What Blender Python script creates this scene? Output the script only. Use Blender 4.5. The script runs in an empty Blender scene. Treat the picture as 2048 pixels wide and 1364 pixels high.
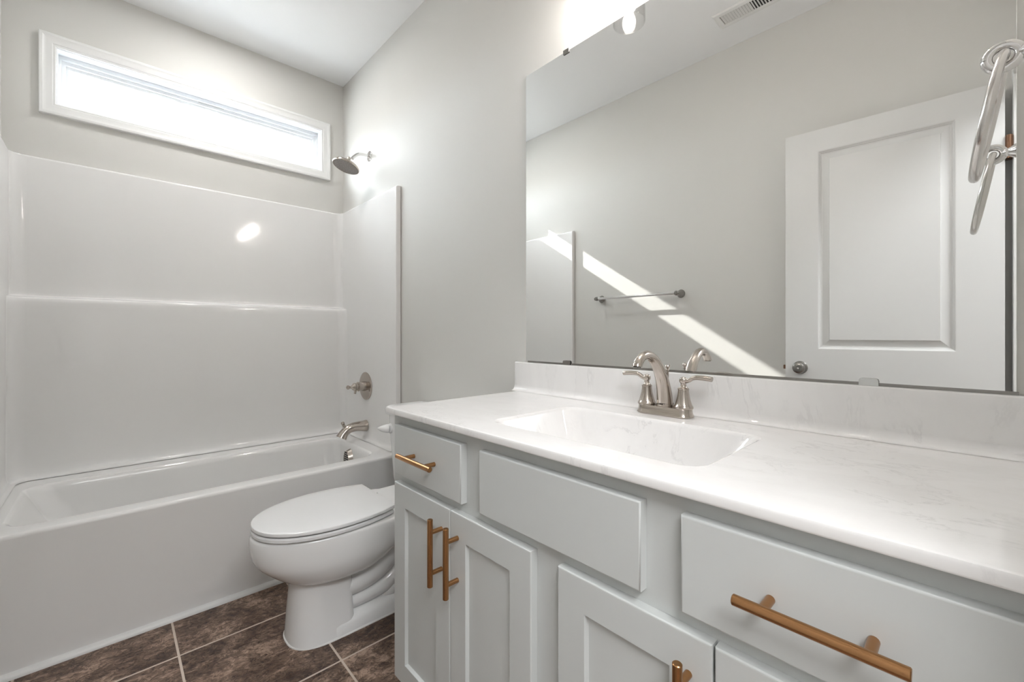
import bpy, bmesh, math, random
from mathutils import Vector, Matrix

random.seed(4)
S = bpy.context.scene
COL = S.collection
R = math.radians

# ------------------------------------------------------------------ camera, world, sun, exposure
cam_d = bpy.data.cameras.new('camera')
cam = bpy.data.objects.new('camera', cam_d)
COL.objects.link(cam)
cam.location = (-1.1471, -2.9036, 1.0731)
cam.rotation_euler = (R(90), 0, R(-42.987))
cam_d.sensor_width = 36.0
cam_d.lens = 859.9 / 2048 * 36.0
cam_d.shift_y = -(682 - 668.126) / 2048
cam_d.clip_start = 0.01
S.camera = cam

S.view_settings.view_transform = 'Standard'
S.view_settings.look = 'None'
S.view_settings.gamma = 1.0
S.view_settings.exposure = 0.60
S.view_settings.use_curve_mapping = False

world = bpy.data.worlds.new('sky')
S.world = world
world.use_nodes = True
bg = world.node_tree.nodes['Background']
bg.inputs[1].default_value = 24.0
_w = world.node_tree
_tc = _w.nodes.new('ShaderNodeTexCoord')
_sx = _w.nodes.new('ShaderNodeSeparateXYZ')
_mr = _w.nodes.new('ShaderNodeMapRange')
_mr.inputs['From Min'].default_value = -0.06
_mr.inputs['From Max'].default_value = 0.10
_mc = _w.nodes.new('ShaderNodeMix')
_mc.data_type = 'RGBA'
_mc.inputs['A'].default_value = (0.27, 0.275, 0.27, 1)      # ground outside
_mc.inputs['B'].default_value = (0.88, 0.94, 1.0, 1)        # bright sky
_w.links.new(_tc.outputs['Generated'], _sx.inputs[0])
_w.links.new(_sx.outputs['Z'], _mr.inputs['Value'])
_w.links.new(_mr.outputs[0], _mc.inputs['Factor'])
_w.links.new(_mc.outputs['Result'], bg.inputs[0])


def lamp(name, kind, loc, energy, color=(1, 1, 1), **kw):
    d = bpy.data.lights.new(name, kind)
    d.energy = energy
    d.color = color
    for k, v in kw.items():
        setattr(d, k, v)
    o = bpy.data.objects.new(name, d)
    o.location = loc
    COL.objects.link(o)
    return o


sun = lamp('sun', 'SUN', (1.5, 5, 5), 7.5, (1.0, 0.97, 0.93), angle=R(0.6))
sun.rotation_euler = Vector((-0.346, -1.0, -0.64)).to_track_quat('-Z', 'Y').to_euler()
hall_fill = lamp('hall_fill_light', 'AREA', (-1.40, -4.10, 2.72), 90.0, (0.96, 0.98, 1.0),
                  shape='RECTANGLE', size=2.0, size_y=0.9)  # added fill through the doorway, no known lamp behind it

# ------------------------------------------------------------------ materials


def new_mat(name):
    m = bpy.data.materials.new(name)
    m.use_nodes = True
    nt = m.node_tree
    return m, nt, nt.nodes['Principled BSDF']


def simple(name, col, rough=0.5, metal=0.0, bump=0.0, bscale=300.0, coat=0.0, spec=None):
    m, nt, p = new_mat(name)
    p.inputs['Base Color'].default_value = (*col, 1)
    p.inputs['Roughness'].default_value = rough
    p.inputs['Metallic'].default_value = metal
    if spec is not None:
        p.inputs['Specular IOR Level'].default_value = spec
    if coat:
        p.inputs['Coat Weight'].default_value = coat
        p.inputs['Coat Roughness'].default_value = 0.03
    tc = nt.nodes.new('ShaderNodeTexCoord')
    n = nt.nodes.new('ShaderNodeTexNoise')
    n.inputs['Scale'].default_value = bscale
    n.inputs['Detail'].default_value = 2
    nt.links.new(tc.outputs['Object'], n.inputs['Vector'])
    if bump:
        b = nt.nodes.new('ShaderNodeBump')
        b.inputs['Strength'].default_value = bump
        b.inputs['Distance'].default_value = 0.002
        nt.links.new(n.outputs['Fac'], b.inputs['Height'])
        nt.links.new(b.outputs['Normal'], p.inputs['Normal'])
    return m


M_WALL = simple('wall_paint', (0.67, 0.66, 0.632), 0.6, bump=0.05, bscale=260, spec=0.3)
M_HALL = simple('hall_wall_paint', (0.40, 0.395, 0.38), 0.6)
M_CEIL = simple('ceiling_paint', (0.88, 0.885, 0.89), 0.8, bump=0.04, bscale=200, spec=0.2)
M_TRIM = simple('white_trim_paint', (0.80, 0.80, 0.79), 0.35)
M_VINYL = simple('white_vinyl', (0.80, 0.82, 0.84), 0.35)
M_DOOR = simple('white_door_paint', (0.68, 0.68, 0.67), 0.4)
M_TUB = simple('white_gelcoat', (0.84, 0.835, 0.825), 0.10, bump=0.04, bscale=9, coat=0.3)
M_SURR = simple('white_gelcoat_panel', (0.84, 0.835, 0.825), 0.09, bump=0.03, bscale=6)
M_PORC = simple('white_porcelain', (0.85, 0.85, 0.845), 0.07, coat=0.3)
M_SEAT = simple('white_seat_plastic', (0.80, 0.80, 0.80), 0.22)
M_CAB = simple('grey_cabinet_paint', (0.565, 0.58, 0.57), 0.38)
M_COPPER = simple('brushed_copper', (0.43, 0.225, 0.10), 0.27, 1.0)
M_NICKEL = simple('brushed_nickel', (0.50, 0.45, 0.405), 0.18, 1.0)
M_CHROME = simple('polished_nickel', (0.72, 0.71, 0.70), 0.10, 1.0)
M_RING = simple('satin_silver_metal', (0.64, 0.62, 0.60), 0.2, 1.0)
M_STEEL = simple('dark_satin_metal', (0.30, 0.29, 0.275), 0.25, 1.0)
M_BRONZE = simple('bronze_hinge_metal', (0.16, 0.085, 0.05), 0.4, 0.8)
M_GAP_SHADOW = simple('painted_gap_shadow', (0.03, 0.03, 0.03), 0.7)  # near-black colour standing in for shade inside slots and vent
M_NOZZLE = simple('grey_nozzle_face', (0.25, 0.23, 0.22), 0.35, 0.6)
M_MIRROR = simple('mirror_silver', (0.93, 0.94, 0.935), 0.0, 1.0)
M_CLIP = simple('clear_plastic_clip', (0.62, 0.63, 0.62), 0.2)
M_CAULK = simple('white_caulk', (0.78, 0.77, 0.75), 0.5)


def glass_mat(name, tint=(1, 1, 1), gloss_boost=1.0):
    m = bpy.data.materials.new(name)
    m.use_nodes = True
    nt = m.node_tree
    nt.nodes.remove(nt.nodes['Principled BSDF'])
    out = nt.nodes['Material Output']
    tr = nt.nodes.new('ShaderNodeBsdfTransparent')
    tr.inputs[0].default_value = (*tint, 1)
    gl = nt.nodes.new('ShaderNodeBsdfGlossy')
    gl.inputs['Roughness'].default_value = 0.02
    fr = nt.nodes.new('ShaderNodeLayerWeight')
    fr.inputs['Blend'].default_value = 0.5
    pw = nt.nodes.new('ShaderNodeMath')
    pw.operation = 'POWER'
    pw.inputs[1].default_value = 4.0
    mu = nt.nodes.new('ShaderNodeMath')
    mu.operation = 'MULTIPLY_ADD'
    mu.inputs[1].default_value = 0.55 * gloss_boost
    mu.inputs[2].default_value = 0.04
    mx = nt.nodes.new('ShaderNodeMixShader')
    nt.links.new(fr.outputs['Facing'], pw.inputs[0])
    nt.links.new(pw.outputs[0], mu.inputs[0])
    nt.links.new(mu.outputs[0], mx.inputs[0])
    nt.links.new(tr.outputs[0], mx.inputs[1])
    nt.links.new(gl.outputs[0], mx.inputs[2])
    nt.links.new(mx.outputs[0], out.inputs[0])
    return m


M_PANE = glass_mat('window_glass', (0.97, 0.98, 0.98))
M_SHADE = glass_mat('clear_shade_glass', (0.96, 0.96, 0.96), 1.2)


def emit(name, col, strength):
    m, nt, p = new_mat(name)
    p.inputs['Base Color'].default_value = (0.9, 0.9, 0.9, 1)
    p.inputs['Emission Color'].default_value = (*col, 1)
    p.inputs['Emission Strength'].default_value = strength
    return m


M_BULB = emit('lit_bulb', (1.0, 0.935, 0.885), 140.0)
M_LENS = emit('lit_downlight_lens', (1.0, 0.985, 0.97), 95.0)


def marble():
    m, nt, p = new_mat('white_cultured_marble')
    N, L = nt.nodes, nt.links
    tc = N.new('ShaderNodeTexCoord')
    mp = N.new('ShaderNodeMapping')
    mp.inputs['Rotation'].default_value = (0.0, 0.0, 0.0)
    mp.inputs['Scale'].default_value = (5.0, 2.6, 0.8)
    L.new(tc.outputs['Object'], mp.inputs[0])
    n1 = N.new('ShaderNodeTexNoise')
    n1.inputs['Scale'].default_value = 3.0
    n1.inputs['Detail'].default_value = 7
    n1.inputs['Roughness'].default_value = 0.65
    n1.inputs['Distortion'].default_value = 0.5
    L.new(mp.outputs[0], n1.inputs['Vector'])
    a = N.new('ShaderNodeMath'); a.operation = 'SUBTRACT'; a.inputs[1].default_value = 0.5
    L.new(n1.outputs['Fac'], a.inputs[0])
    b = N.new('ShaderNodeMath'); b.operation = 'ABSOLUTE'
    L.new(a.outputs[0], b.inputs[0])
    vein = N.new('ShaderNodeMapRange')
    vein.inputs['From Min'].default_value = 0.0
    vein.inputs['From Max'].default_value = 0.02
    vein.inputs['To Min'].default_value = 1.0
    vein.inputs['To Max'].default_value = 0.0
    L.new(b.outputs[0], vein.inputs['Value'])
    n2 = N.new('ShaderNodeTexNoise')
    n2.inputs['Scale'].default_value = 5.0
    n2.inputs['Detail'].default_value = 3
    L.new(tc.outputs['Object'], n2.inputs['Vector'])
    msk = N.new('ShaderNodeMapRange')
    msk.inputs['From Min'].default_value = 0.48
    msk.inputs['From Max'].default_value = 0.62
    L.new(n2.outputs['Fac'], msk.inputs['Value'])
    mul = N.new('ShaderNodeMath'); mul.operation = 'MULTIPLY'
    L.new(vein.outputs[0], mul.inputs[0]); L.new(msk.outputs[0], mul.inputs[1])
    mul2 = N.new('ShaderNodeMath'); mul2.operation = 'MULTIPLY'; mul2.inputs[1].default_value = 0.30
    L.new(mul.outputs[0], mul2.inputs[0])
    base = N.new('ShaderNodeMix'); base.data_type = 'RGBA'
    base.inputs['A'].default_value = (0.90, 0.89, 0.88, 1)
    base.inputs['B'].default_value = (0.76, 0.745, 0.735, 1)
    L.new(n1.outputs['Fac'], base.inputs['Factor'])
    mx = N.new('ShaderNodeMix'); mx.data_type = 'RGBA'
    mx.inputs['B'].default_value = (0.42, 0.41, 0.41, 1)
    L.new(base.outputs['Result'], mx.inputs['A'])
    L.new(mul2.outputs[0], mx.inputs['Factor'])
    L.new(mx.outputs['Result'], p.inputs['Base Color'])
    p.inputs['Roughness'].default_value = 0.10
    return m


M_MARBLE = marble()
TILE, TX, TY = 0.389, -0.982, -1.098


def floor_tiles():
    m, nt, p = new_mat('brown_slate_tile')
    N, L = nt.nodes, nt.links
    tc = N.new('ShaderNodeTexCoord')
    sep = N.new('ShaderNodeSeparateXYZ')
    L.new(tc.outputs['Object'], sep.inputs[0])

    def mth(op, a, b=None):
        n = N.new('ShaderNodeMath'); n.operation = op
        for i, v in enumerate((a, b)):
            if v is None:
                continue
            if isinstance(v, (int, float)):
                n.inputs[i].default_value = v
            else:
                L.new(v, n.inputs[i])
        return n.outputs[0]
    d = []
    cell = []
    for ax, o in (('X', TX), ('Y', TY)):
        u = mth('DIVIDE', mth('SUBTRACT', sep.outputs[ax], o), TILE)
        cell.append(mth('FLOOR', u))
        fr = mth('FRACT', u)
        d.append(mth('MULTIPLY', mth('MINIMUM', fr, mth('SUBTRACT', 1.0, fr)), TILE))
    dist = mth('MINIMUM', d[0], d[1])
    grout = mth('LESS_THAN', dist, 0.0034)
    comb = N.new('ShaderNodeCombineXYZ')
    L.new(cell[0], comb.inputs[0]); L.new(cell[1], comb.inputs[1])
    wn = N.new('ShaderNodeTexWhiteNoise'); wn.noise_dimensions = '3D'
    L.new(comb.outputs[0], wn.inputs['Vector'])
    off = N.new('ShaderNodeVectorMath'); off.operation = 'MULTIPLY_ADD'
    L.new(wn.outputs['Color'], off.inputs[0])
    off.inputs[1].default_value = (7, 7, 7)
    L.new(tc.outputs['Object'], off.inputs[2])
    mp = N.new('ShaderNodeMapping')
    mp.inputs['Rotation'].default_value = (0, 0, 0.9)
    mp.inputs['Scale'].default_value = (0.85, 1.25, 1)
    L.new(off.outputs[0], mp.inputs[0])
    n1 = N.new('ShaderNodeTexNoise')
    n1.inputs['Scale'].default_value = 8
    n1.inputs['Detail'].default_value = 9
    n1.inputs['Roughness'].default_value = 0.68
    n1.inputs['Distortion'].default_value = 0.5
    L.new(mp.outputs[0], n1.inputs['Vector'])
    n2 = N.new('ShaderNodeTexNoise')
    n2.inputs['Scale'].default_value = 30
    n2.inputs['Detail'].default_value = 8
    n2.inputs['Roughness'].default_value = 0.7
    n2.inputs['Distortion'].default_value = 1.6
    L.new(mp.outputs[0], n2.inputs['Vector'])
    sm = mth('ADD', mth('MULTIPLY', n1.outputs['Fac'], 0.55), mth('MULTIPLY', n2.outputs['Fac'], 0.45))
    n3 = N.new('ShaderNodeTexNoise')
    n3.inputs['Scale'].default_value = 26
    n3.inputs['Detail'].default_value = 5
    n3.inputs['Distortion'].default_value = 2.2
    L.new(mp.outputs[0], n3.inputs['Vector'])
    crack = N.new('ShaderNodeMapRange')
    crack.inputs['From Min'].default_value = 0.0
    crack.inputs['From Max'].default_value = 0.035
    crack.inputs['To Min'].default_value = 0.11
    crack.inputs['To Max'].default_value = 0.0
    L.new(mth('ABSOLUTE', mth('SUBTRACT', n3.outputs['Fac'], 0.47)), crack.inputs['Value'])
    tone = mth('MULTIPLY', mth('SUBTRACT', wn.outputs['Value'], 0.5), 0.05)
    sm = mth('ADD', mth('SUBTRACT', sm, crack.outputs[0]), mth('ADD', tone, 0.012))
    ramp = N.new('ShaderNodeValToRGB')
    e = ramp.color_ramp.elements
    e[0].position = 0.37; e[0].color = (0.028, 0.014, 0.009, 1)
    e[1].position = 0.60; e[1].color = (0.47, 0.33, 0.245, 1)
    x = e.new(0.455); x.color = (0.105, 0.060, 0.040, 1)
    x = e.new(0.525); x.color = (0.20, 0.130, 0.092, 1)
    L.new(sm, ramp.inputs[0])
    mx = N.new('ShaderNodeMix'); mx.data_type = 'RGBA'
    mx.inputs['B'].default_value = (0.62, 0.52, 0.44, 1)
    L.new(grout, mx.inputs['Factor'])
    L.new(ramp.outputs[0], mx.inputs['A'])
    L.new(mx.outputs['Result'], p.inputs['Base Color'])
    p.inputs['Roughness'].default_value = 0.42
    h = mth('MULTIPLY', sm, mth('SUBTRACT', 1.0, grout))
    bp = N.new('ShaderNodeBump')
    bp.inputs['Strength'].default_value = 0.9
    bp.inputs['Distance'].default_value = 0.008
    L.new(h, bp.inputs['Height'])
    L.new(bp.outputs['Normal'], p.inputs['Normal'])
    return m


M_FLOOR = floor_tiles()

# ------------------------------------------------------------------ mesh helpers


def BM():
    return bmesh.new()


def box(bm, x0, x1, y0, y1, z0, z1, bev=0.0, seg=2):
    c = [(x, y, z) for x in (x0, x1) for y in (y0, y1) for z in (z0, z1)]
    v = [bm.verts.new(p) for p in c]
    fs = [(0, 1, 3, 2), (4, 6, 7, 5), (0, 4, 5, 1), (2, 3, 7, 6), (0, 2, 6, 4), (1, 5, 7, 3)]
    F = [bm.faces.new([v[i] for i in f]) for f in fs]
    if bev:
        ed = list({e for f in F for e in f.edges})
        bmesh.ops.bevel(bm, geom=ed, offset=bev, segments=seg, profile=0.5, affect='EDGES')
    return v


def loft(bm, rings, cap0=False, cap1=False, closed=True):
    vr = [[bm.verts.new(p) for p in r] for r in rings]
    n = len(vr[0])
    for a, b in zip(vr, vr[1:]):
        for i in range(n if closed else n - 1):
            j = (i + 1) % n
            try:
                bm.faces.new((a[i], a[j], b[j], b[i]))
            except ValueError:
                pass
    if cap0:
        bm.faces.new(list(reversed(vr[0])))
    if cap1:
        bm.faces.new(vr[-1])
    return vr


def frame_from(d):
    d = d.normalized()
    up = Vector((0, 0, 1)) if abs(d.z) < 0.95 else Vector((0, 1, 0))
    a = up.cross(d).normalized()
    return a, d.cross(a).normalized()


def tube(bm, pts, rad, seg=16, caps=True, flat=1.0):
    pts = [Vector(p) for p in pts]
    if not isinstance(rad, (list, tuple)):
        rad = [rad] * len(pts)
    a = b = None
    rings = []
    for i, p in enumerate(pts):
        d = (pts[min(i + 1, len(pts) - 1)] - pts[max(i - 1, 0)]).normalized()
        if a is None:
            a, b = frame_from(d)
        else:
            a = (a - d * a.dot(d)).normalized()
            b = d.cross(a).normalized()
        rings.append([p + (a * math.cos(t) + b * math.sin(t) * flat) * rad[i]
                      for t in (2 * math.pi * k / seg for k in range(seg))])
    loft(bm, rings, caps, caps)


def lathe(bm, prof, org, axis=(0, 0, 1), seg=32, caps=True):
    """prof: (radius, distance along the axis)"""
    org, ax = Vector(org), Vector(axis).normalized()
    a, b = frame_from(ax)
    rings = [[org + ax * h + (a * math.cos(t) + b * math.sin(t)) * max(r, 1e-5)
              for t in (2 * math.pi * k / seg for k in range(seg))] for r, h in prof]
    loft(bm, rings, caps, caps)


def smooth_path(pts, n=6):
    """Catmull-Rom through tuples of any length"""
    out = []
    P = [pts[0]] + list(pts) + [pts[-1]]
    for i in range(1, len(P) - 2):
        for k in range(n):
            t = k / n
            out.append(tuple(0.5 * (2 * b + (c - a) * t + (2 * a - 5 * b + 4 * c - d) * t * t + (3 * b - a - 3 * c + d) * t ** 3)
                             for a, b, c, d in zip(P[i - 1], P[i], P[i + 1], P[i + 2])))
    out.append(tuple(pts[-1]))
    return out


def rrect(x0, x1, y0, y1, r, z, n=6):
    """rounded rectangle ring, counter-clockwise from above"""
    out = []
    for cx, cy, a0 in ((x1 - r, y1 - r, 0), (x0 + r, y1 - r, 90), (x0 + r, y0 + r, 180), (x1 - r, y0 + r, 270)):
        for k in range(n + 1):
            t = R(a0 + 90 * k / n)
            out.append((cx + r * math.cos(t), cy + r * math.sin(t), z))
    return out


def to_rect(ring, x0, x1, y0, y1, z, n=6):
    """the same number of points pushed out to a sharp rectangle"""
    out = []
    cs = ((x1, y1), (x0, y1), (x0, y0), (x1, y0))
    for q in range(4):
        for k in range(n + 1):
            px, py, _ = ring[q * (n + 1) + k]
            cx, cy = cs[q]
            h = n / 2
            # first half of the arc slides along one side, second half along the other
            if q == 0: p = (cx, py) if k < h else (px, cy)
            if q == 1: p = (px, cy) if k < h else (cx, py)
            if q == 2: p = (cx, py) if k < h else (px, cy)
            if q == 3: p = (px, cy) if k < h else (cx, py)
            if k == h: p = (cx, cy)
            out.append((*p, z))
    return out


def frame_sweep(bm, rect, prof, mapper):
    """mitred frame: rect (u0,u1,v0,v1) is the inner opening, prof lists (outward offset, height); mapper(u,v,h)->xyz"""
    u0, u1, v0, v1 = rect
    rings = []
    for o, h in prof:
        rings.append([mapper(*q, h) for q in ((u0 - o, v0 - o), (u1 + o, v0 - o), (u1 + o, v1 + o), (u0 - o, v1 + o))])
    loft(bm, rings)


def obj(name, bm, mat, parent=None, angle=32, recalc=True, label=None):
    if recalc:
        bmesh.ops.recalc_face_normals(bm, faces=bm.faces)
    lim = R(angle)
    for f in bm.faces:
        f.smooth = True
    for e in bm.edges:
        e.smooth = len(e.link_faces) == 2 and e.calc_face_angle(0) < lim
    me = bpy.data.meshes.new(name)
    bm.to_mesh(me)
    bm.free()
    me.materials.append(mat)
    o = bpy.data.objects.new(name, me)
    COL.objects.link(o)
    wn = o.modifiers.new('weighted_normal', 'WEIGHTED_NORMAL')
    wn.keep_sharp = True
    if parent is not None:
        o.parent = parent
        w = Vector((0, 0, 0))
        q = parent
        while q is not None:
            w += q.location
            q = q.parent
        o.location = -w          # meshes are written in world coordinates
    if label:
        o['label'] = label
    return o


def struct(name, bm, mat, parent=None, **kw):
    o = obj(name, bm, mat, parent, **kw)
    if parent is None:
        o['kind'] = 'structure'
    return o


def thing(name, label, cat, loc, group=None):
    o = bpy.data.objects.new(name, None)
    o.empty_display_size = 0.05
    o.location = loc
    COL.objects.link(o)
    o['label'] = label
    o['category'] = cat
    if group:
        o['group'] = group
    return o


# ------------------------------------------------------------------ the room
XL, YF, H = -1.5, -3.02, 2.743
YH = -6.2                                    # end of the hall
b = BM(); box(b, -2.6, 0.6, YH, 0.14, -0.1, 0); struct('floor', b, M_FLOOR)
b = BM(); box(b, -2.6, 0.6, YH, 0.14, H, H + 0.1); struct('ceiling', b, M_CEIL)
b = BM(); box(b, XL - 0.12, XL, YF - 0.11, 0.14, 0, H); struct('wall_left', b, M_WALL)
b = BM(); box(b, 0, 0.12, YF - 0.11, 0.14, 0, H); struct('wall_right', b, M_WALL)
# window wall with its opening
WX0, WX1, WZ0, WZ1 = -1.333, -0.147, 2.138, 2.400       # casing inner edge
ho = 0.006
b = BM()
box(b, XL, WX0 - ho, 0, 0.14, 0, H)
box(b, WX1 + ho, 0, 0, 0.14, 0, H)
box(b, WX0 - ho, WX1 + ho, 0, 0.14, 0, WZ0 - ho)
box(b, WX0 - ho, WX1 + ho, 0, 0.14, WZ1 + ho, H)
struct('wall_back', b, M_WALL)
# door wall with its opening
DX0, DX1, DZ = -1.412, -0.678, 2.075
b = BM()
box(b, XL, DX0 - 0.02, YF - 0.11, YF, 0, H)
box(b, DX1 + 0.02, 0, YF - 0.11, YF, 0, H)
box(b, DX0 - 0.02, DX1 + 0.02, YF - 0.11, YF, DZ + 0.02, H)
struct('wall_front', b, M_WALL)
# hall beyond the doorway
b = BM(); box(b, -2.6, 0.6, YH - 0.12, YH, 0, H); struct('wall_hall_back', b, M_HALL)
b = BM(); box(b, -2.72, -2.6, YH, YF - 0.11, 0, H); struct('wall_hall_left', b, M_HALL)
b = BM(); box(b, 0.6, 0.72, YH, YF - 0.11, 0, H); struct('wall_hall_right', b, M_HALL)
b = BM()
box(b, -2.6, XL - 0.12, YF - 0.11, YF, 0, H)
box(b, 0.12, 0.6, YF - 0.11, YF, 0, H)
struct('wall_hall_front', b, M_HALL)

# window
win = bpy.data.objects.new('window_1', None)
win.location = ((WX0 + WX1) / 2, 0, WZ0); COL.objects.link(win); win['kind'] = 'structure'
wmap = lambda u, v, h: (u, -h, v)
b = BM()
frame_sweep(b, (WX0, WX1, WZ0, WZ1),
            [(0, 0), (0, .010), (.003, .0125), (.010, .0125), (.013, .0150), (.030, .0160), (.040, .0200), (.043, .0215),
             (.052, .0215), (.055, .0195), (.055, 0.0)], wmap)
obj('casing', b, M_TRIM, win, angle=20)
b = BM()
frame_sweep(b, (WX0, WX1, WZ0, WZ1), [(-.003, .004), (-.003, -.052), (ho, -.052), (ho, .0), (.0, .004), (-.003, .004)], wmap)
obj('jamb', b, M_VINYL, win, angle=20)
GX0, GX1, GZ0, GZ1 = -1.297, -0.191, 2.186, 2.343
b = BM()
# stepped vinyl frame around the pane
steps = []
for (tx0, tx1, tz0, tz1, h) in ((WX0 - ho, WX1 + ho, WZ0 - ho, WZ1 + ho, -.050), (WX0 + .010, WX1 - .012, WZ0 + .014, WZ1 - .022, -.050),
                                (WX0 + .012, WX1 - .014, WZ0 + .018, WZ1 - .025, -.058), (WX0 + .024, WX1 - .030, WZ0 + .034, WZ1 - .040, -.058),
                                (WX0 + .026, WX1 - .032, WZ0 + .036, WZ1 - .043, -.064), (GX0, GX1, GZ0, GZ1, -.066),
                                (GX0, GX1, GZ0, GZ1, -.125), (WX0 - ho, WX1 + ho, WZ0 - ho, WZ1 + ho, -.125)):
    steps.append([wmap(*q, h) for q in ((tx0, tz0), (tx1, tz0), (tx1, tz1), (tx0, tz1))])
loft(b, steps + [steps[0]])
obj('frame', b, M_VINYL, win, angle=20)
b = BM(); box(b, GX0 - .005, GX1 + .005, .082, .086, GZ0 - .005, GZ1 + .005)
obj('pane', b, M_PANE, win)
b = BM(); box(b, -.79, -.67, .0565, .0582, 2.3735, 2.3765)
obj('weep_slot', b, M_STEEL, win, label='thin grey slot line in the upper window frame')

# tub base trim, baseboards
b = BM()
q = [(0, 0), (-.0175, 0), (-.0165, .007), (-.012, .013), (-.006, .0165), (0, .0175)]
loft(b, [[(x, -.855 + dy, z) for dy, z in q] for x in (XL, 0)], True, True)
struct('trim_1', b, M_TRIM)
b = BM(); box(b, -.014, 0, -1.735, -.873, 0, .105, .004); struct('baseboard_right', b, M_TRIM)
b = BM(); box(b, XL, XL + .014, -3.0, -.873, 0, .105, .004); struct('baseboard_left', b, M_TRIM)

# door leaf, opened inwards against the left wall
DA = R(-4.6)
DW, DH = .732, 2.060
HX, HY = -1.410, -2.988
dmat = Matrix.Translation((HX, HY, 0)) @ Matrix.Rotation(DA, 4, 'Z')


def dp(u, v, h):                            # u along the leaf from the hinge, v up, h out of the face
    return tuple(dmat @ Vector((h, u, v)))


door = bpy.data.objects.new('door_1', None)
door.location = (HX, HY, 0); COL.objects.link(door); door['kind'] = 'structure'


def dbox(bm, u0, u1, v0, v1, h0, h1, bev=0.0):
    vs0 = set(bm.verts)
    box(bm, h0, h1, u0, u1, v0, v1, bev)
    for v in bm.verts:
        if v not in vs0:
            v.co = dmat @ v.co


b = BM()
pan = [(.133, .598, 1.001, 1.955), (.133, .598, .250, .815)]
T = .035
dbox(b, 0, pan[0][0], .012, DH, -T, 0)
dbox(b, pan[0][1], DW, .012, DH, -T, 0)
dbox(b, pan[0][0], pan[0][1], pan[0][3], DH, -T, 0)
dbox(b, pan[0][0], pan[0][1], pan[1][3], pan[0][2], -T, 0)
dbox(b, pan[0][0], pan[0][1], .012, pan[1][2], -T, 0)
obj('leaf', b, M_DOOR, door, angle=20)
for (u0, u1, v0, v1) in pan:
    b = BM()
    rings = []
    for o, h in ((0, 0), (.0035, -.0015), (.0065, -.006), (.0085, -.0065), (.0125, -.0125), (.0165, -.0135), (.0175, -.0135), (.0435, -.0055), (.0450, -.0010), (.0475, -.0008)):
        rings.append([dp(*qq, h) for qq in ((u0 + o, v0 + o), (u1 - o, v0 + o), (u1 - o, v1 - o), (u0 + o, v1 - o))])
    loft(b, rings, False, True)
    dbox(b, u0, u1, v0, v1, -T, -.0145)
    obj('panel', b, M_DOOR, door, angle=12)
hx = dmat.to_3x3() @ Vector((1, 0, 0))
for side in (1, -1):
    b = BM()
    o = dmat @ Vector((0 if side > 0 else -T, DW - .062, .908))
    lathe(b, [(.0, 0), (.031, 0), (.032, .003), (.029, .007), (.014, .010), (.011, .014), (.011, .024), (.017, .029), (.0245, .036),
              (.0265, .044), (.025, .052), (.019, .0565), (.009, .058), (.008, .0565), (0, .0565)], o, hx * side)
    kn = obj('door_knob', b, M_STEEL, door, label='dark round door knob')
    if side > 0:
        b = BM(); lathe(b, [(.0, .0565), (.0035, .0565), (.0035, .061), (0, .061)], o, hx, 12)
        obj('turn_button', b, M_CHROME, kn)
b = BM(); dbox(b, DW, DW + .012, .897, .918, -.024, -.011, .003); obj('latch_bolt', b, M_BRONZE, door)
for z in (.22, 1.755):
    b = BM()
    q = Vector((HX + .004, HY - .010, 0))
    lathe(b, [(.0, z), (.0062, z), (.0062, z + .09), (0, z + .09)], q, (0, 0, 1), 14)
    box(b, HX - .030, HX + .004, HY - .0195, HY - .001, z, z + .09)
    obj('hinge', b, M_BRONZE, door, label='bronze butt hinge')
# jamb and casing of the doorway
b = BM()
box(b, DX0 - .02, DX0 - .002, YF - .115, YF, 0, DZ)
box(b, DX1, DX1 + .02, YF - .115, YF, 0, DZ)
box(b, DX0 - .02, DX1 + .02, YF - .115, YF, DZ, DZ + .02)
struct('trim_2', b, M_TRIM)
b = BM()
prof = [(.0, 0), (.0, .009), (.004, .0115), (.030, .0115), (.048, .0125), (.056, .0115), (.057, 0)]
for sgn in (1, -1):
    yb = YF if sgn > 0 else YF - .11
    rings = []
    for o, h in prof:
        y = yb + h * sgn
        o2 = o + .004
        rings.append([(DX0 - o2, y, 0), (DX0 - o2, y, DZ + o2), (DX1 + o2, y, DZ + o2), (DX1 + o2, y, 0)])
    loft(b, rings, closed=False)
struct('trim_3', b, M_TRIM)

# ------------------------------------------------------------------ bathtub
TZ, TF = .445, -.855
tub = thing('bathtub', 'long white alcove bathtub with a plain apron below the window', 'bathtub', (-.75, TF / 2, 0))
b = BM()
n = 6
inner = rrect(-1.402, -.142, -.776, -.262, .07, TZ, n)


def grow(ring, d, z, cx=-.772, cy=-.519, sx=.63, sy=.257):
    return [(x + d * (1 if x > cx else -1), y + d * (1 if y > cy else -1), z) for x, y, _ in ring]


def tubring(x0, x1, y0, y1, r, z):
    return rrect(x0, x1, y0, y1, r, z, n)


def outer(x0, x1, y0, y1, z):
    return to_rect(inner, x0, x1, y0, y1, z, n)


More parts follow.
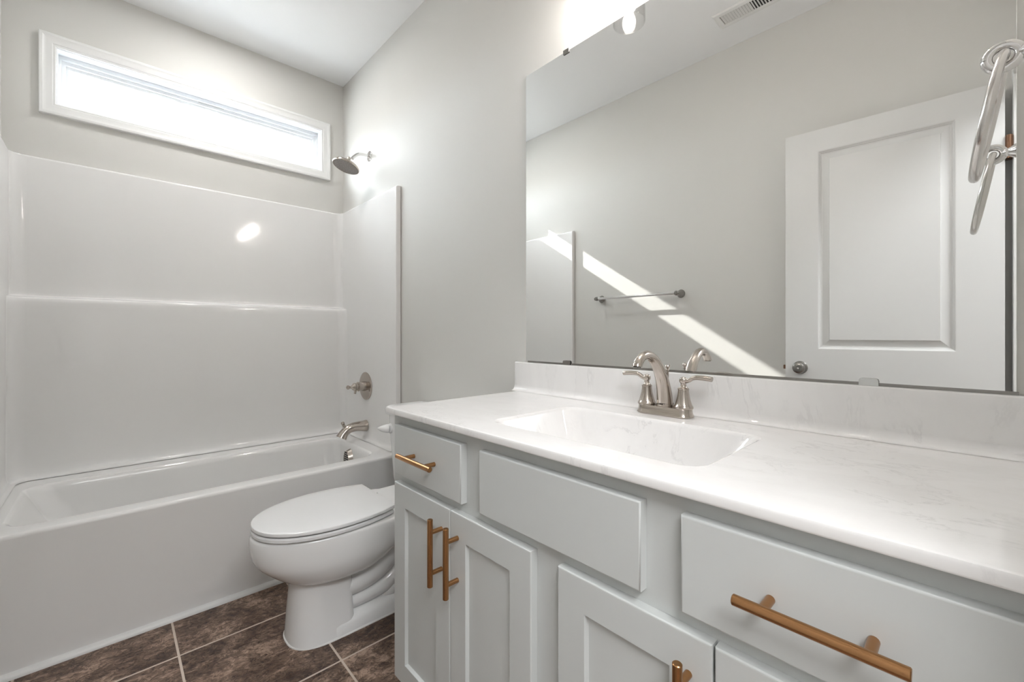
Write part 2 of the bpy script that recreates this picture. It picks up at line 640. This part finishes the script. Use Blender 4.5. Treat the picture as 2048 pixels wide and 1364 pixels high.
rings = [outer(XL + .002, -.002, TF, -.002, 0), outer(XL + .002, -.002, TF, -.002, TZ - .014), outer(XL + .002, -.002, TF + .0015, -.002, TZ - .007), outer(XL + .002, -.002, TF + .005, -.002, TZ - .002),
         outer(XL + .002, -.002, TF + .012, -.002, TZ + .0005),
         tubring(-1.412, -.132, -.788, -.250, .078, TZ + .001), tubring(-1.405, -.138, -.781, -.257, .074, TZ - .001),
         tubring(-1.398, -.146, -.774, -.266, .07, TZ - .008), tubring(-1.385, -.150, -.765, -.272, .07, TZ - .030),
         tubring(-1.330, -.156, -.752, -.282, .08, TZ - .14), tubring(-1.250, -.168, -.738, -.296, .09, TZ - .28),
         tubring(-1.210, -.190, -.715, -.315, .09, TZ - .325), tubring(-1.16, -.24, -.670, -.360, .08, TZ - .345)]
loft(b, rings, False, True)
obj('tub_shell', b, M_TUB, tub, angle=40)
b = BM()
ov = Vector((-.150, -.484, .380))
# louvred overflow cover: half-dome grille on the drain end wall
pr = []
for k in range(9):
    t = math.pi * k / 8
    pr.append((math.cos(t) * .046, math.sin(t) * .043))
pts_f = [(ov.x - .026, ov.y + c * .85, ov.z - .035 + s * 1.55) for c, s in pr]
pts_b = [(ov.x, ov.y + c, ov.z - .035 + s * 1.75) for c, s in pr]
loft(b, [pts_b, pts_f], False, True)
oc = obj('overflow_cover', b, M_NICKEL, tub, label='brushed nickel overflow cover with slanted slots')
b = BM()
for k in range(5):
    z = ov.z - .028 + k * .012
    w = .027 - max(0, k - 2) * .005
    box(b, ov.x - .0275, ov.x - .0255, ov.y - w, ov.y + w, z, z + .0055)
obj('slot_shadow', b, M_GAP_SHADOW, oc)  # dark strips on the cover, painted shade of its slots
b = BM(); lathe(b, [(0, .0), (.034, 0), (.034, .004), (.030, .006), (0, .004)], (-.32, -.515, .0995))
obj('tub_drain', b, M_NICKEL, tub)

# ------------------------------------------------------------------ shower surround
sur = thing('shower_surround', 'glossy white three-sided shower wall surround with a ledge above the bathtub', 'shower surround', (-.75, -.06, TZ))
EDGE = -.792


def uring(yb, xs, rc, z, top=False, m=6, e=0.006):
    """open path: right front edge, right panel, corner, back panel, corner, left panel"""
    right = [(-.002, EDGE), (-xs + e, EDGE), (-xs + e * .3, EDGE + e * .3), (-xs, EDGE + e), (-xs, -.55), (-xs, -.35), ]
    cr = []
    for k in range(m + 1):
        t = R(90 * k / m)
        cr.append((-xs - rc + rc * math.cos(t), -yb - rc + rc * math.sin(t)))
    half = right + cr + [(-.5, -yb)]
    full = half + [(XL - x, y) for x, y in reversed(half)]
    return [(x, y, z) for x, y in full]


levels = [(.160, .062, .05, TZ + .003), (.146, .048, .05, TZ + .006), (.136, .039, .05, TZ + .013), (.130, .034, .05, TZ + .026), (.126, .032, .05, TZ + .05),
          (.110, .031, .05, .85), (.098, .030, .05, 1.19), (.096, .030, .05, 1.215), (.092, .030, .05, 1.228), (.085, .030, .05, 1.2345),
          (.076, .030, .05, 1.2365), (.050, .030, .05, 1.240), (.039, .030, .05, 1.243), (.033, .030, .05, 1.249), (.031, .030, .05, 1.262), (.030, .030, .05, 1.30),
          (.030, .030, .05, 1.862), (.028, .028, .05, 1.869), (.023, .023, .05, 1.8725)]
rings = [uring(*l) for l in levels]
rings.append([(min(-.002, max(XL + .002, x + (.03 if x > -.75 else -.03))) if abs(x + .75) > .6 else x, -.002 if y > -.2 else y, 1.8735) for x, y, z in rings[-1]])
b = BM()
loft(b, rings, closed=False)
obj('surround_panels', b, M_SURR, sur, angle=40)

# ------------------------------------------------------------------ shower fittings
sh = thing('wall_shower', 'round brushed nickel shower head on a bent arm above the surround', 'shower head', (0, -.405, 2.152))
b = BM(); lathe(b, [(0, 0), (.031, 0), (.031, .003), (.026, .007), (.013, .012), (.0115, .014), (0, .014)], (0, -.405, 2.152), (-1, 0, 0))
obj('wall_flange', b, M_CHROME, sh)
b = BM()
pth = smooth_path([(-.010, 2.152), (-.045, 2.151), (-.072, 2.143), (-.092, 2.126), (-.107, 2.109)], 5)
tube(b, [(x, -.405, z) for x, z in pth], .0095, 16)
obj('shower_arm', b, M_CHROME, sh)
sd = Vector((-.31, 0, -.95)).normalized()
hc = Vector((-.144, -.405, 2.053))
b = BM()
lathe(b, [(.0, -.060), (.010, -.060), (.0125, -.055), (.0125, -.044), (.018, -.040), (.024, -.034), (.030, -.029), (.052, -.022), (.070, -.012), (.0765, -.004), (.077, .001), (.0755, .004), (.072, .004)], hc, sd, 40, False)
hd = obj('spray_head', b, M_NICKEL, sh)
b = BM()
lathe(b, [(.072, .0035), (.060, .0025), (.030, .0005), (.0, .0005)], hc, sd, 40)
fc = obj('spray_face', b, M_NOZZLE, hd, label='dark grey spray face with nozzles')
b = BM()
fa, fb = frame_from(sd)
for rr, nn in ((.062, 26), (.046, 18), (.028, 12), (.012, 6)):
    for k in range(nn):
        t = 2 * math.pi * k / nn
        lathe(b, [(.0022, .001), (.0020, .0052), (0, .0058)], hc + (fa * math.cos(t) + fb * math.sin(t)) * rr, sd, 6, False)
obj('nozzle_mesh', b, M_CHROME, hd)

va = thing('shower_valve', 'brushed nickel round shower valve plate with a lever handle on the surround', 'shower valve', (-.031, -.426, .7625))
b = BM(); lathe(b, [(0, 0), (.083, 0), (.083, .003), (.079, .006), (.050, .009), (.046, .0085), (.042, .010), (0, .010)], (-.0328, -.426, .7625), (-1, 0, 0), 48)
obj('escutcheon', b, M_NICKEL, va)
b = BM()
lathe(b, [(0, .009), (.029, .009), (.028, .018), (.0265, .038), (.027, .046), (.0285, .048), (.0285, .051), (.022, .053), (.0225, .058), (.0215, .066),
          (.024, .069), (.024, .072), (.018, .080), (.010, .086), (.008, .094), (.0095, .100), (.0125, .106), (.012, .113), (.006, .117), (0, .1175)], (-.0328, -.426, .7625), (-1, 0, 0), 28)
tube(b, [(-.094, -.426, .7625), (-.096, -.426, .742), (-.100, -.426, .722)], [.007, .006, .0065], 12)
obj('valve_handle', b, M_NICKEL, va)

sp = thing('tub_spout', 'curved brushed nickel tub spout with a diverter knob over the bathtub', 'tub spout', (-.031, -.432, .527))
b = BM()
pth = smooth_path([(-.034, .527, .0345), (-.055, .528, .0310), (-.085, .530, .0280), (-.118, .528, .0262), (-.145, .519, .0258), (-.164, .503, .0260),
                   (-.175, .490, .0278), (-.182, .477, .0305)], 5)
tube(b, [(x, -.432, z) for x, z, r in pth], [r for x, z, r in pth], 28)
obj('spout_body', b, M_NICKEL, sp)
b = BM()
tube(b, [(-.160, -.432, .524), (-.167, -.432, .543), (-.170, -.432, .552)], [.012, .0095, .0085], 14)
lathe(b, [(0, -.011), (.006, -.009), (.0098, -.004), (.0105, .001), (.008, .008), (0, .010)], (-.1735, -.432, .5595), (-.35, 0, .94), 18)
obj('diverter_knob', b, M_NICKEL, sp)

# ------------------------------------------------------------------ toilet
TYc = -1.270
toi = thing('toilet', 'white two-piece toilet with closed lid between bathtub and vanity', 'toilet', (-.40, TYc, 0))


def tring(df, db, hw, z, p=2.2, n=48, pb=None, yc=TYc):
    """egg-shaped ring: df front distance from the wall, db back distance, hw half width"""
    out = []
    # widest point a little behind the middle
    c = db + (df - db) * .42
    for k in range(n):
        t = 2 * math.pi * k / n
        ct, st = math.cos(t), math.sin(t)
        e = p if ct >= 0 else (pb or p)
        ux = abs(ct) ** (2 / e) * (1 if ct >= 0 else -1)
        uy = abs(st) ** (2 / e) * (1 if st >= 0 else -1)
        d = c + (ux * (df - c) if ux >= 0 else ux * (c - db))
        out.append((-d, yc + uy * hw, z))
    return out


b = BM()
prof = [(.700, 0.494, .108, .000, 2.6, 9), (.7005, 0.494, .108, .006, 2.6, 9), (.699, 0.494, .105, .030, 2.6, 9), (.695, 0.498, .100, .090, 2.6, 9), (.690, 0.498, .0985, .150, 2.5, 8),
        (.6865, .498, .101, .190, 2.4, 6), (.687, .498, .102, .2185, 2.4, 6), (.6885, .494, .104, .2205, 2.4, 6),
        (.702, .42, .130, .2215, 2.2, 3.5), (.712, .40, .140, .2245, 2.2, 3.5), (.730, .37, .152, .236, 2.15, 3), (.755, .34, .165, .256, 2.1, 3), (.783, .30, .177, .282, 2.1, 3),
        (.797, .27, .182, .300, 2.1, 3), (.806, .25, .185, .320, 2.1, 3), (.810, .24, .1862, .343, 2.1, 3), (.812, .23, .187, .365, 2.1, 3), (.811, .23, .1865, .385, 2.1, 3),
        (.806, .235, .183, .393, 2.1, 3), (.797, .24, .174, .396, 2.1, 3)]
loft(b, [tring(*q[:4], q[4], pb=q[5]) for q in prof], True, True)
obj('bowl', b, M_PORC, toi, angle=50)
# rear of the pedestal: foot, waist and the trapway bulges
b = BM()
loft(b, [rrect(-.60, -.10, TYc - w, TYc + w, r, z, 6) for w, r, z in ((.110, .05, 0), (.1105, .05, .012), (.108, .05, .034), (.100, .05, .048), (.085, .05, .058), (.062, .04, .066),
                                                                   (.058, .04, .16), (.070, .05, .26), (.095, .06, .325), (.105, .06, .345))], True, True)
obj('pedestal_foot', b, M_PORC, toi, angle=50)
for s in (1, -1):
    b = BM()
    pth = smooth_path([(.52, .150, .045), (.45, .158, .050), (.38, .185, .052), (.325, .235, .050), (.29, .300, .046), (.27, .350, .04)], 5)
    tube(b, [(-d, TYc + s * .052, z) for d, z, r in pth], [r for d, z, r in pth], 18)
    pth = smooth_path([(.50, .085, .028), (.42, .092, .032), (.36, .105, .034), (.30, .150, .036), (.255, .22, .036), (.235, .30, .034)], 5)
    tube(b, [(-d, TYc + s * .060, z) for d, z, r in pth], [r for d, z, r in pth], 16)
    pth = smooth_path([(.375, .055, .02), (.34, .075, .034), (.28, .10, .042), (.22, .13, .044), (.17, .17, .04), (.13, .2, .03)], 5)
    tube(b, [(-d, TYc + s * .058, z) for d, z, r in pth], [r for d, z, r in pth], 16)
    obj('trapway', b, M_PORC, toi, angle=60)
    b = BM(); lathe(b, [(.0, 0), (.013, 0), (.0125, .010), (.009, .017), (0, .020)], (-.325, TYc + s * .088, .048), (0, 0, 1), 18)
    obj('bolt_cap', b, M_PORC, toi)
b = BM()
loft(b, [rrect(-.42, -.03, TYc - w, TYc + w, .03, z, 6) for w, z in ((.10, .325), (.135, .345), (.145, .375), (.145, .392), (.138, .3965))], True, True)
obj('tank_deck', b, M_PORC, toi, angle=40)
b = BM()
loft(b, [tring(.7045, .45, .1135, .0005, 2.6, pb=9), tring(.704, .45, .1125, .004, 2.6, pb=9), tring(.697, .46, .105, .0065, 2.6, pb=9)], False, False)
loft(b, [rrect(-.59, -.095, TYc - w, TYc + w, .05, z, 6) for w, z in ((.1145, .0005), (.1135, .004), (.107, .006))], False, False)
obj('caulk_bead', b, M_CAULK, toi, label='white caulk line around the toilet base')
# seat and lid: flat back edge at the hinge


def seatring(df, db, hw, z, n=24):
    """elongated seat outline with a straight back"""
    out = []
    for k in range(n + 1):
        t = math.pi * (k / n) - math.pi / 2
        ct, st = math.cos(t), math.sin(t)
        c = db + (df - db) * .40
        out.append((-(c + (df - c) * abs(ct) ** (2 / 2.15)), TYc + hw * (abs(st) ** (2 / 2.15)) * (1 if st >= 0 else -1), z))
    # taper from the widest point to the narrower straight back
    for f in (.35, .7, 1.0):
        out.append((-(db + (df - db) * .40 * (1 - f)), TYc + hw * (1 - .20 * f * f), z))
    for f in (1.0, .7, .35):
        out.append((-(db + (df - db) * .40 * (1 - f)), TYc - hw * (1 - .20 * f * f), z))
    return out


b = BM()
loft(b, [seatring(.803, .372, .180, .3985), seatring(.807, .370, .184, .402), seatring(.807, .370, .184, .410), seatring(.802, .372, .180, .4145)], True, True)
obj('seat', b, M_SEAT, toi, angle=40)
b = BM()
loft(b, [seatring(.802, .364, .182, .4185), seatring(.806, .362, .186, .4205), seatring(.807, .361, .187, .4250), seatring(.805, .362, .185, .4305), seatring(.798, .366, .179, .4335),
         seatring(.75, .385, .145, .4360), seatring(.66, .42, .08, .4372)], True, True)
obj('lid', b, M_SEAT, toi, angle=40)
for s in (1, -1):
    b = BM()
    box(b, -.374, -.335, TYc + s * .075 - .022, TYc + s * .075 + .022, .3965, .4165, .005)
    obj('seat_hinge', b, M_SEAT, toi)
b = BM()
loft(b, [rrect(x0, -.018, TYc - w, TYc + w, r, z, 6) for x0, w, r, z in ((-.150, .17, .05, .365), (-.178, .200, .05, .368), (-.190, .214, .045, .380), (-.194, .220, .04, .41), (-.198, .232, .04, .52), (-.202, .243, .04, .64), (-.203, .246, .04, .700))], True, True)
obj('tank', b, M_PORC, toi, angle=40)
b = BM()
loft(b, [rrect(x0, -.012, TYc - w, TYc + w, r, z, 6) for x0, w, r, z in ((-.203, .246, .04, .7005), (-.213, .256, .035, .703), (-.215, .258, .035, .710), (-.215, .258, .035, .728), (-.211, .254, .035, .736), (-.200, .244, .03, .740))], True, True)
obj('tank_lid', b, M_PORC, toi, angle=40)
b = BM()
ly, lz = TYc + .205, .638
lathe(b, [(0, 0), (.023, 0), (.023, .004), (.0205, .008), (.0205, .012), (0, .013)], (-.2015, ly, lz), (-1, 0, 0), 24)
tube(b, [(-.212, ly, lz), (-.222, ly + .003, lz + .001), (-.232, ly + .009, lz + .001), (-.241, ly + .020, lz + .001), (-.247, ly + .032, lz + .001)], [.0205, .0195, .0165, .0115, .005], 18)
obj('flush_lever', b, M_PORC, toi)

# ------------------------------------------------------------------ vanity cabinet
XF, XD = -.533, -.552
VL, VR, VT = -1.7356, -3.015, .843
van = thing('bathroom_vanity', 'grey painted vanity cabinet with shaker doors and copper bar pulls', 'vanity', (-.27, -2.37, 0))
b = BM()
box(b, XF, XF + .019, VR, VL, .085, VT)
box(b, XF + .019, -.002, VL - .016, VL, .085, VT)
box(b, XF + .019, -.002, VR, VR + .016, .085, VT)
box(b, XF + .019, -.002, VR + .016, VL - .016, .085, .103)
box(b, -.012, -.002, VR + .016, VL - .016, .103, VT)
box(b, -.460, -.444, VR, VL, 0, .085)
box(b, -.444, -.002, VL - .016, VL, 0, .085)
obj('cabinet_body', b, M_CAB, van)


def handle(parent, y0, z0, y1, z1):
    """bar pull between two end points on a front, with two posts"""
    b = BM()
    a, c = Vector((-.5855, y0, z0)), Vector((-.5855, y1, z1))
    d = (c - a).normalized()
    r = .0068
    lathe(b, [(0, 0), (r - .001, 0), (r, .001), (r, (c - a).length - .001), (r - .001, (c - a).length), (0, (c - a).length)], a, d, 20)
    m = (a + c) / 2
    for s in (-.0493, .0493):
        o = m + d * s
        lathe(b, [(0, 0), (.0056, 0), (.0056, .0325), (0, .0325)], (XD - .0002, o.y, o.z), (-1, 0, 0), 16)
    return obj('bar_handle', b, M_COPPER, parent, label='brushed copper bar pull')


def slab(name, y0, y1, z0, z1):
    b = BM()
    rings = []
    for i, x in ((0, XF - .0003), (0, XD + .003), (.0012, XD + .0008), (.0035, XD)):
        rings.append([(x, y0 + i, z0 + i), (x, y1 - i, z0 + i), (x, y1 - i, z1 - i), (x, y0 + i, z1 - i)])
    loft(b, rings, True, True)
    return obj(name, b, M_CAB, van, angle=50)


def shaker(y0, y1, z0, z1, st=.0605):
    b = BM()
    rings = []
    for i, x in ((0, XF - .0003), (0, XD + .003), (.0012, XD + .0008), (.0035, XD), (st, XD), (st + .0008, XD + .0008), (st + .003, XD + .0085), (st + .0035, XD + .009)):
        rings.append([(x, y0 + i, z0 + i), (x, y1 - i, z0 + i), (x, y1 - i, z1 - i), (x, y0 + i, z1 - i)])
    loft(b, rings, True, True)
    return obj('cabinet_door', b, M_CAB, van, angle=25)


d = slab('drawer_front', -2.0892, -1.7684, .675, .815); handle(d, -1.848, .7455, -2.011, .7455)
slab('false_front', -2.5545, -2.157, .675, .815)
d = slab('drawer_front', -2.940, -2.618, .675, .815); handle(d, -2.7005, .7455, -2.8635, .7455)
for y0, y1, yh in ((-2.0445, -1.7684, -2.0113), (-2.3182, -2.0470, -2.0779), (-2.6622, -2.3865, -2.6298), (-2.9400, -2.6655, -2.6985)):
    d = shaker(y0, y1, .093, .6505); handle(d, yh, .6265, yh, .4635)

# ------------------------------------------------------------------ countertop with integral sink
CT = .8602
top = thing('vanity_countertop', 'white faintly veined marble countertop with integral rectangular sink on the grey vanity', 'countertop', (-.28, -2.37, VT))
b = BM()
hole = rrect(-.472, -.150, -2.612, -2.088, .045, CT, n)
ct_out = lambda x0, x1, y0, y1, z: to_rect(hole, x0, x1, y0, y1, z, n)
CL, CR = -1.7315, -3.018
rings = [ct_out(-.546, -.001, CR, CL - .012, VT + .0002), ct_out(-.5575, -.001, CR, CL - .0015, VT + .0002), ct_out(-.559, -.001, CR, CL, VT + .003), ct_out(-.559, -.001, CR, CL, CT - .005), ct_out(-.5575, -.001, CR, CL - .0015, CT - .0015),
         ct_out(-.554, -.001, CR, CL - .005, CT), hole]
loft(b, rings)
obj('counter_slab', b, M_MARBLE, top, angle=40)
b = BM()
rings = [hole]
for ix, iy, rr, z in ((.0025, .0025, .044, CT - .0006), (.006, .0065, .043, CT - .003), (.009, .011, .042, CT - .008), (.020, .030, .045, CT - .045), (.034, .058, .05, CT - .090), (.046, .080, .055, CT - .115), (.070, .115, .055, CT - .128), (.12, .21, .035, CT - .133)):
    rings.append(rrect(-.472 + ix, -.150 - ix, -2.612 + iy, -2.088 - iy, rr, z, n))
loft(b, rings, False, True)
obj('sink_basin', b, M_MARBLE, top, angle=50)
b = BM(); lathe(b, [(0, 0), (.031, 0), (.031, .003), (.024, .005), (.022, .003), (0, .004)], (-.305, -2.345, CT - .1325))
obj('sink_drain', b, M_NICKEL, top)
b = BM()
yb0, yb1 = CR, -1.7100
sec = [(-.0005, CT + .0005), (-.040, CT + .0005), (-.034, CT + .0015), (-.0285, CT + .004), (-.0245, CT + .008), (-.0215, CT + .014), (-.020, CT + .022), (-.020, .9635), (-.0185, .9664), (-.016, .9674), (-.0005, .9674)]
loft(b, [[(x, y, z) for x, z in sec] for y in (yb1, yb0)], True, True)
obj('backsplash', b, M_MARBLE, top, angle=40)

# ------------------------------------------------------------------ faucet
FX, FY = -.073, -2.345
fau = thing('bathroom_faucet', 'brushed nickel two-handle faucet with arched spout behind the sink', 'faucet', (FX, FY, CT))
b = BM()
loft(b, [rrect(FX - hx_, FX + hx_, FY - hy, FY + hy, r, z, 6) for hx_, hy, r, z in ((.0275, .0755, .0265, CT + .0004), (.0285, .0765, .027, CT + .002), (.0285, .0765, .027, CT + .004), (.0262, .0742, .0255, CT + .008),
                                                                                   (.0252, .0732, .0247, CT + .014), (.0248, .0728, .0245, CT + .021), (.0235, .0715, .0233, CT + .0228))], True, True)
obj('base_plate', b, M_NICKEL, fau, angle=40)
for s in (1, -1):
    o = Vector((FX, FY + s * .0515, CT + .0225))
    b = BM()
    lathe(b, [(0, 0), (.0238, 0), (.0242, .003), (.0232, .006), (.0215, .008), (.0200, .012), (.0172, .021), (.0150, .031), (.0136, .041), (.0129, .047), (.0138, .0475), (.0138, .051), (.0115, .0525),
              (.0088, .0545), (.0070, .058), (.0066, .062), (.0075, .0645), (.0098, .067), (.0106, .071), (.0098, .0755), (.0065, .0795), (0, .081)], o, (0, 0, 1), 28)
    hb = obj('faucet_handle', b, M_NICKEL, fau, angle=45)
    b = BM()
    pth = smooth_path([(.004, .0700, .0062), (.014, .0725, .0055), (.024, .0785, .0052), (.036, .0812, .0058), (.055, .0808, .0062), (.0715, .0790, .0060)], 5)
    tube(b, [(FX, o.y + s * y, o.z + z) for y, z, r in pth], [r * 1.40 for y, z, r in pth], 16, flat=.75)
    obj('lever', b, M_NICKEL, hb, angle=50)
b = BM()
pth = smooth_path([(-.0705, .8825, .0225), (-.0705, .8875, .0225), (-.0708, .8890, .0205), (-.0725, .905, .0200), (-.0795, .935, .0180), (-.0925, .965, .0160), (-.1115, .991, .0143), (-.136, 1.0115, .0128), (-.161, 1.0200, .0117),
                   (-.183, 1.0175, .0106), (-.199, 1.0075, .0110), (-.2075, .9985, .0118), (-.2095, .9930, .0128)], 5)
tube(b, [(x, FY, z) for x, z, r in pth], [r for x, z, r in pth], 24)
obj('spout', b, M_NICKEL, fau, angle=50)
b = BM(); lathe(b, [(0, 0), (.0095, 0), (.0095, .004), (0, .004)], (-.2097, FY, .9895), (0, 0, 1), 18)
obj('aerator', b, M_STEEL, fau)
b = BM()
tube(b, [(-.056, FY, CT + .02), (-.056, FY, .976)], .0028, 10)
lathe(b, [(0, 0), (.0045, .001), (.0045, .004), (.003, .006), (.0055, .009), (.0070, .0125), (.0055, .0165), (0, .018)], (-.056, FY, .974), (0, 0, 1), 18)
obj('lift_rod', b, M_NICKEL, fau)

# ------------------------------------------------------------------ mirror
mir = thing('wall_mirror', 'large frameless wall mirror above the vanity backsplash', 'mirror', (-.003, -2.355, .97))
MY0, MY1, MZ0, MZ1 = -2.955, -1.7563, .9715, 2.0426
b = BM(); box(b, -.0059, -.0005, MY0, MY1, MZ0, MZ1, .0008, 1); obj('mirror_glass', b, M_MIRROR, mir, angle=10)
b = BM(); box(b, -.0085, -.0062, MY0 - .002, MY1 - .012, .9678, .9735); obj('bottom_channel', b, M_STEEL, mir)
for y, z, m in ((-1.953, MZ1, M_STEEL), (-2.757, MZ1, M_STEEL)):
    b = BM(); box(b, -.0095, -.0062, y - .013, y + .013, z - .010, z + .006, .001, 1); obj('mirror_clip', b, m, mir)
for y, m in ((-2.757, M_CLIP), (-1.9565, M_STEEL)):
    b = BM(); loft(b, [rrect(-.012, -.0088, y - w, y + w, .0012, z, 2) for w, z in ((.016, .9677), (.016, .977), (.0145, .981), (.011, .9825))], True, True)
    obj('mirror_clip', b, m, mir)

# ------------------------------------------------------------------ vanity light
LX, LY, LZ = -.0956, -2.355, 2.082
vl = thing('vanity_light', 'three-bulb vanity light with clear glass shades on the wall above the mirror', 'wall light', (0, LY, LZ + .2))
b = BM(); box(b, -.022, -.0005, LY - .30, LY + .30, LZ + .165, LZ + .275, .006); obj('backplate', b, M_NICKEL, vl)
for k in (1, 0, -1):
    y = LY + k * .214
    b = BM()
    pth = smooth_path([(-.020, LZ + .215), (-.060, LZ + .222), (LX + .006, LZ + .214), (LX, LZ + .190)], 5)
    tube(b, [(x, y, z) for x, z in pth], .007, 12)
    obj('arm', b, M_NICKEL, vl)
    b = BM(); lathe(b, [(0, .190), (.026, .190), (.027, .186), (.025, .150), (.020, .142), (.020, .100), (.0, .100)], (LX, y, LZ), (0, 0, 1), 28)
    obj('socket', b, M_PORC, vl)
    b = BM()
    lathe(b, [(.0255, .165), (.036, .158), (.043, .140), (.047, .105), (.0500, .050), (.0510, .003), (.0505, .000), (.0490, .000), (.0485, .003), (.0475, .050), (.0445, .105), (.0405, .139), (.034, .1555), (.0255, .1625)], (LX, y, LZ), (0, 0, 1), 40, False)
    obj('glass_shade', b, M_SHADE, vl)
    b = BM(); lathe(b, [(0, .100), (.012, .099), (.013, .090), (.019, .074), (.021, .060), (.019, .047), (.012, .038), (0, .035)], (LX, y, LZ), (0, 0, 1), 20)
    obj('bulb', b, M_BULB, vl)

# ------------------------------------------------------------------ ceiling fittings
can = thing('ceiling_downlight', 'round lit downlight in the ceiling over the bathtub', 'ceiling light', (-.722, -.492, H))
b = BM(); lathe(b, [(.070, -.001), (.072, .006), (.080, .007), (.090, .004), (.0925, .0005)], (-.722, -.492, H), (0, 0, -1), 48, False)
obj('trim_ring', b, M_TRIM, can)
b = BM(); lathe(b, [(0, .003), (.071, .003), (.071, .0005), (0, .0005)], (-.722, -.492, H), (0, 0, -1), 48)
obj('lens', b, M_LENS, can)

ve = thing('ceiling_vent', 'white rectangular ceiling vent seen in the mirror', 'vent', (-1.243, -2.138, H))
vx0, vx1, vy0, vy1 = -1.312, -1.174, -2.315, -1.960
b = BM()
frame_sweep(b, (vx0 + .030, vx1 - .030, vy0 + .033, vy1 - .033), [(0, .001), (0, .006), (.003, .0075), (.022, .0070), (.030, .002), (.030, 0.0)], lambda u, v, h: (u, v, H - h))
obj('vent_frame', b, M_TRIM, ve, angle=20)
b = BM(); box(b, vx0 + .030, vx1 - .030, vy0 + .033, vy1 - .033, H - .0012, H - .0002); obj('duct_shadow', b, M_GAP_SHADOW, ve)  # dark sheet painted as the shade behind the louvers
b = BM()
n_sl = 22
for k in range(n_sl):
    y = vy1 - .036 - (k + .5) * (vy1 - vy0 - .072) / n_sl
    tilt = 1 if k < n_sl // 2 else -1
    w = .0048 if tilt > 0 else .0040
    p = [(y + w, H - .0016 - (.0045 if tilt > 0 else 0)), (y - w, H - .0016 - (0 if tilt > 0 else .0045))]
    loft(b, [[(x, p[0][0], p[0][1]), (x, p[1][0], p[1][1]), (x, p[1][0], p[1][1] - .0008), (x, p[0][0], p[0][1] - .0008)] for x in (vx0 + .030, vx1 - .030)], True, True)
obj('vent_louvers', b, M_TRIM, ve, angle=20)

# ------------------------------------------------------------------ towel bar on the left wall
tb = thing('towel_bar', 'straight nickel towel bar on the wall beside the bathtub, seen in the mirror', 'towel bar', (XL, -1.345, 1.328))
b = BM(); tube(b, [(-1.438, -1.030, 1.328), (-1.438, -1.662, 1.328)], .0085, 16); obj('bar', b, M_CHROME, tb)
for y, e in ((-1.045, .012), (-1.645, -.012)):
    b = BM()
    lathe(b, [(0, 0), (.026, 0), (.027, .003), (.025, .008), (.020, .016), (.0145, .026), (.011, .036), (.010, .044), (.012, .049), (.0145, .054), (.015, .062), (.0145, .070), (.010, .0745), (0, .0755)], (XL + .0003, y, 1.328), (1, 0, 0), 24)
    obj('post', b, M_STEEL, tb)
    b = BM(); lathe(b, [(0, 0), (.0115, 0), (.012, .003), (.0095, .007), (0, .010)], (-1.438, y + e, 1.328), (0, 1 if e > 0 else -1, 0), 18)
    obj('finial', b, M_STEEL, tb)

# ------------------------------------------------------------------ towel ring on the door wall
RX, RZ, RYK = -.245, 1.456, -2.934
tr = thing('towel_ring', 'brushed nickel towel ring hanging from the wall at the end of the vanity', 'towel ring', (RX, YF, RZ))
b = BM()
L_ = RYK - YF
lathe(b, [(0, 0), (.027, 0), (.028, .003), (.026, .008), (.021, .016), (.0165, .028), (.0145, L_ - .030), (.0100, L_ - .024), (.0078, L_ - .020), (.0095, L_ - .016), (.0065, L_ - .012), (0, L_ - .010)], (RX, YF + .0003, RZ), (0, 1, 0), 28)
obj('mount', b, M_CHROME, tr)
b = BM()
# eye of the mount: a small ring the towel ring passes through
pts = [(RX, RYK + .002 + .0155 * math.cos(t), RZ + .0155 * math.sin(t)) for t in (2 * math.pi * k / 28 for k in range(29))]
tube(b, pts, .0066, 14, False)
obj('mount_eye', b, M_CHROME, tr)
b = BM()
rc = .080
ht = Vector((0, .0295, -.160)).normalized()
ctr = Vector((RX, RYK + .001, RZ - .002)) + ht * rc
pts = [ctr + (Vector((1, 0, 0)) * math.sin(t) - ht * math.cos(t)) * rc for t in (2 * math.pi * k / 64 for k in range(65))]
tube(b, pts, .0056, 14, False)
obj('ring', b, M_RING, tr)
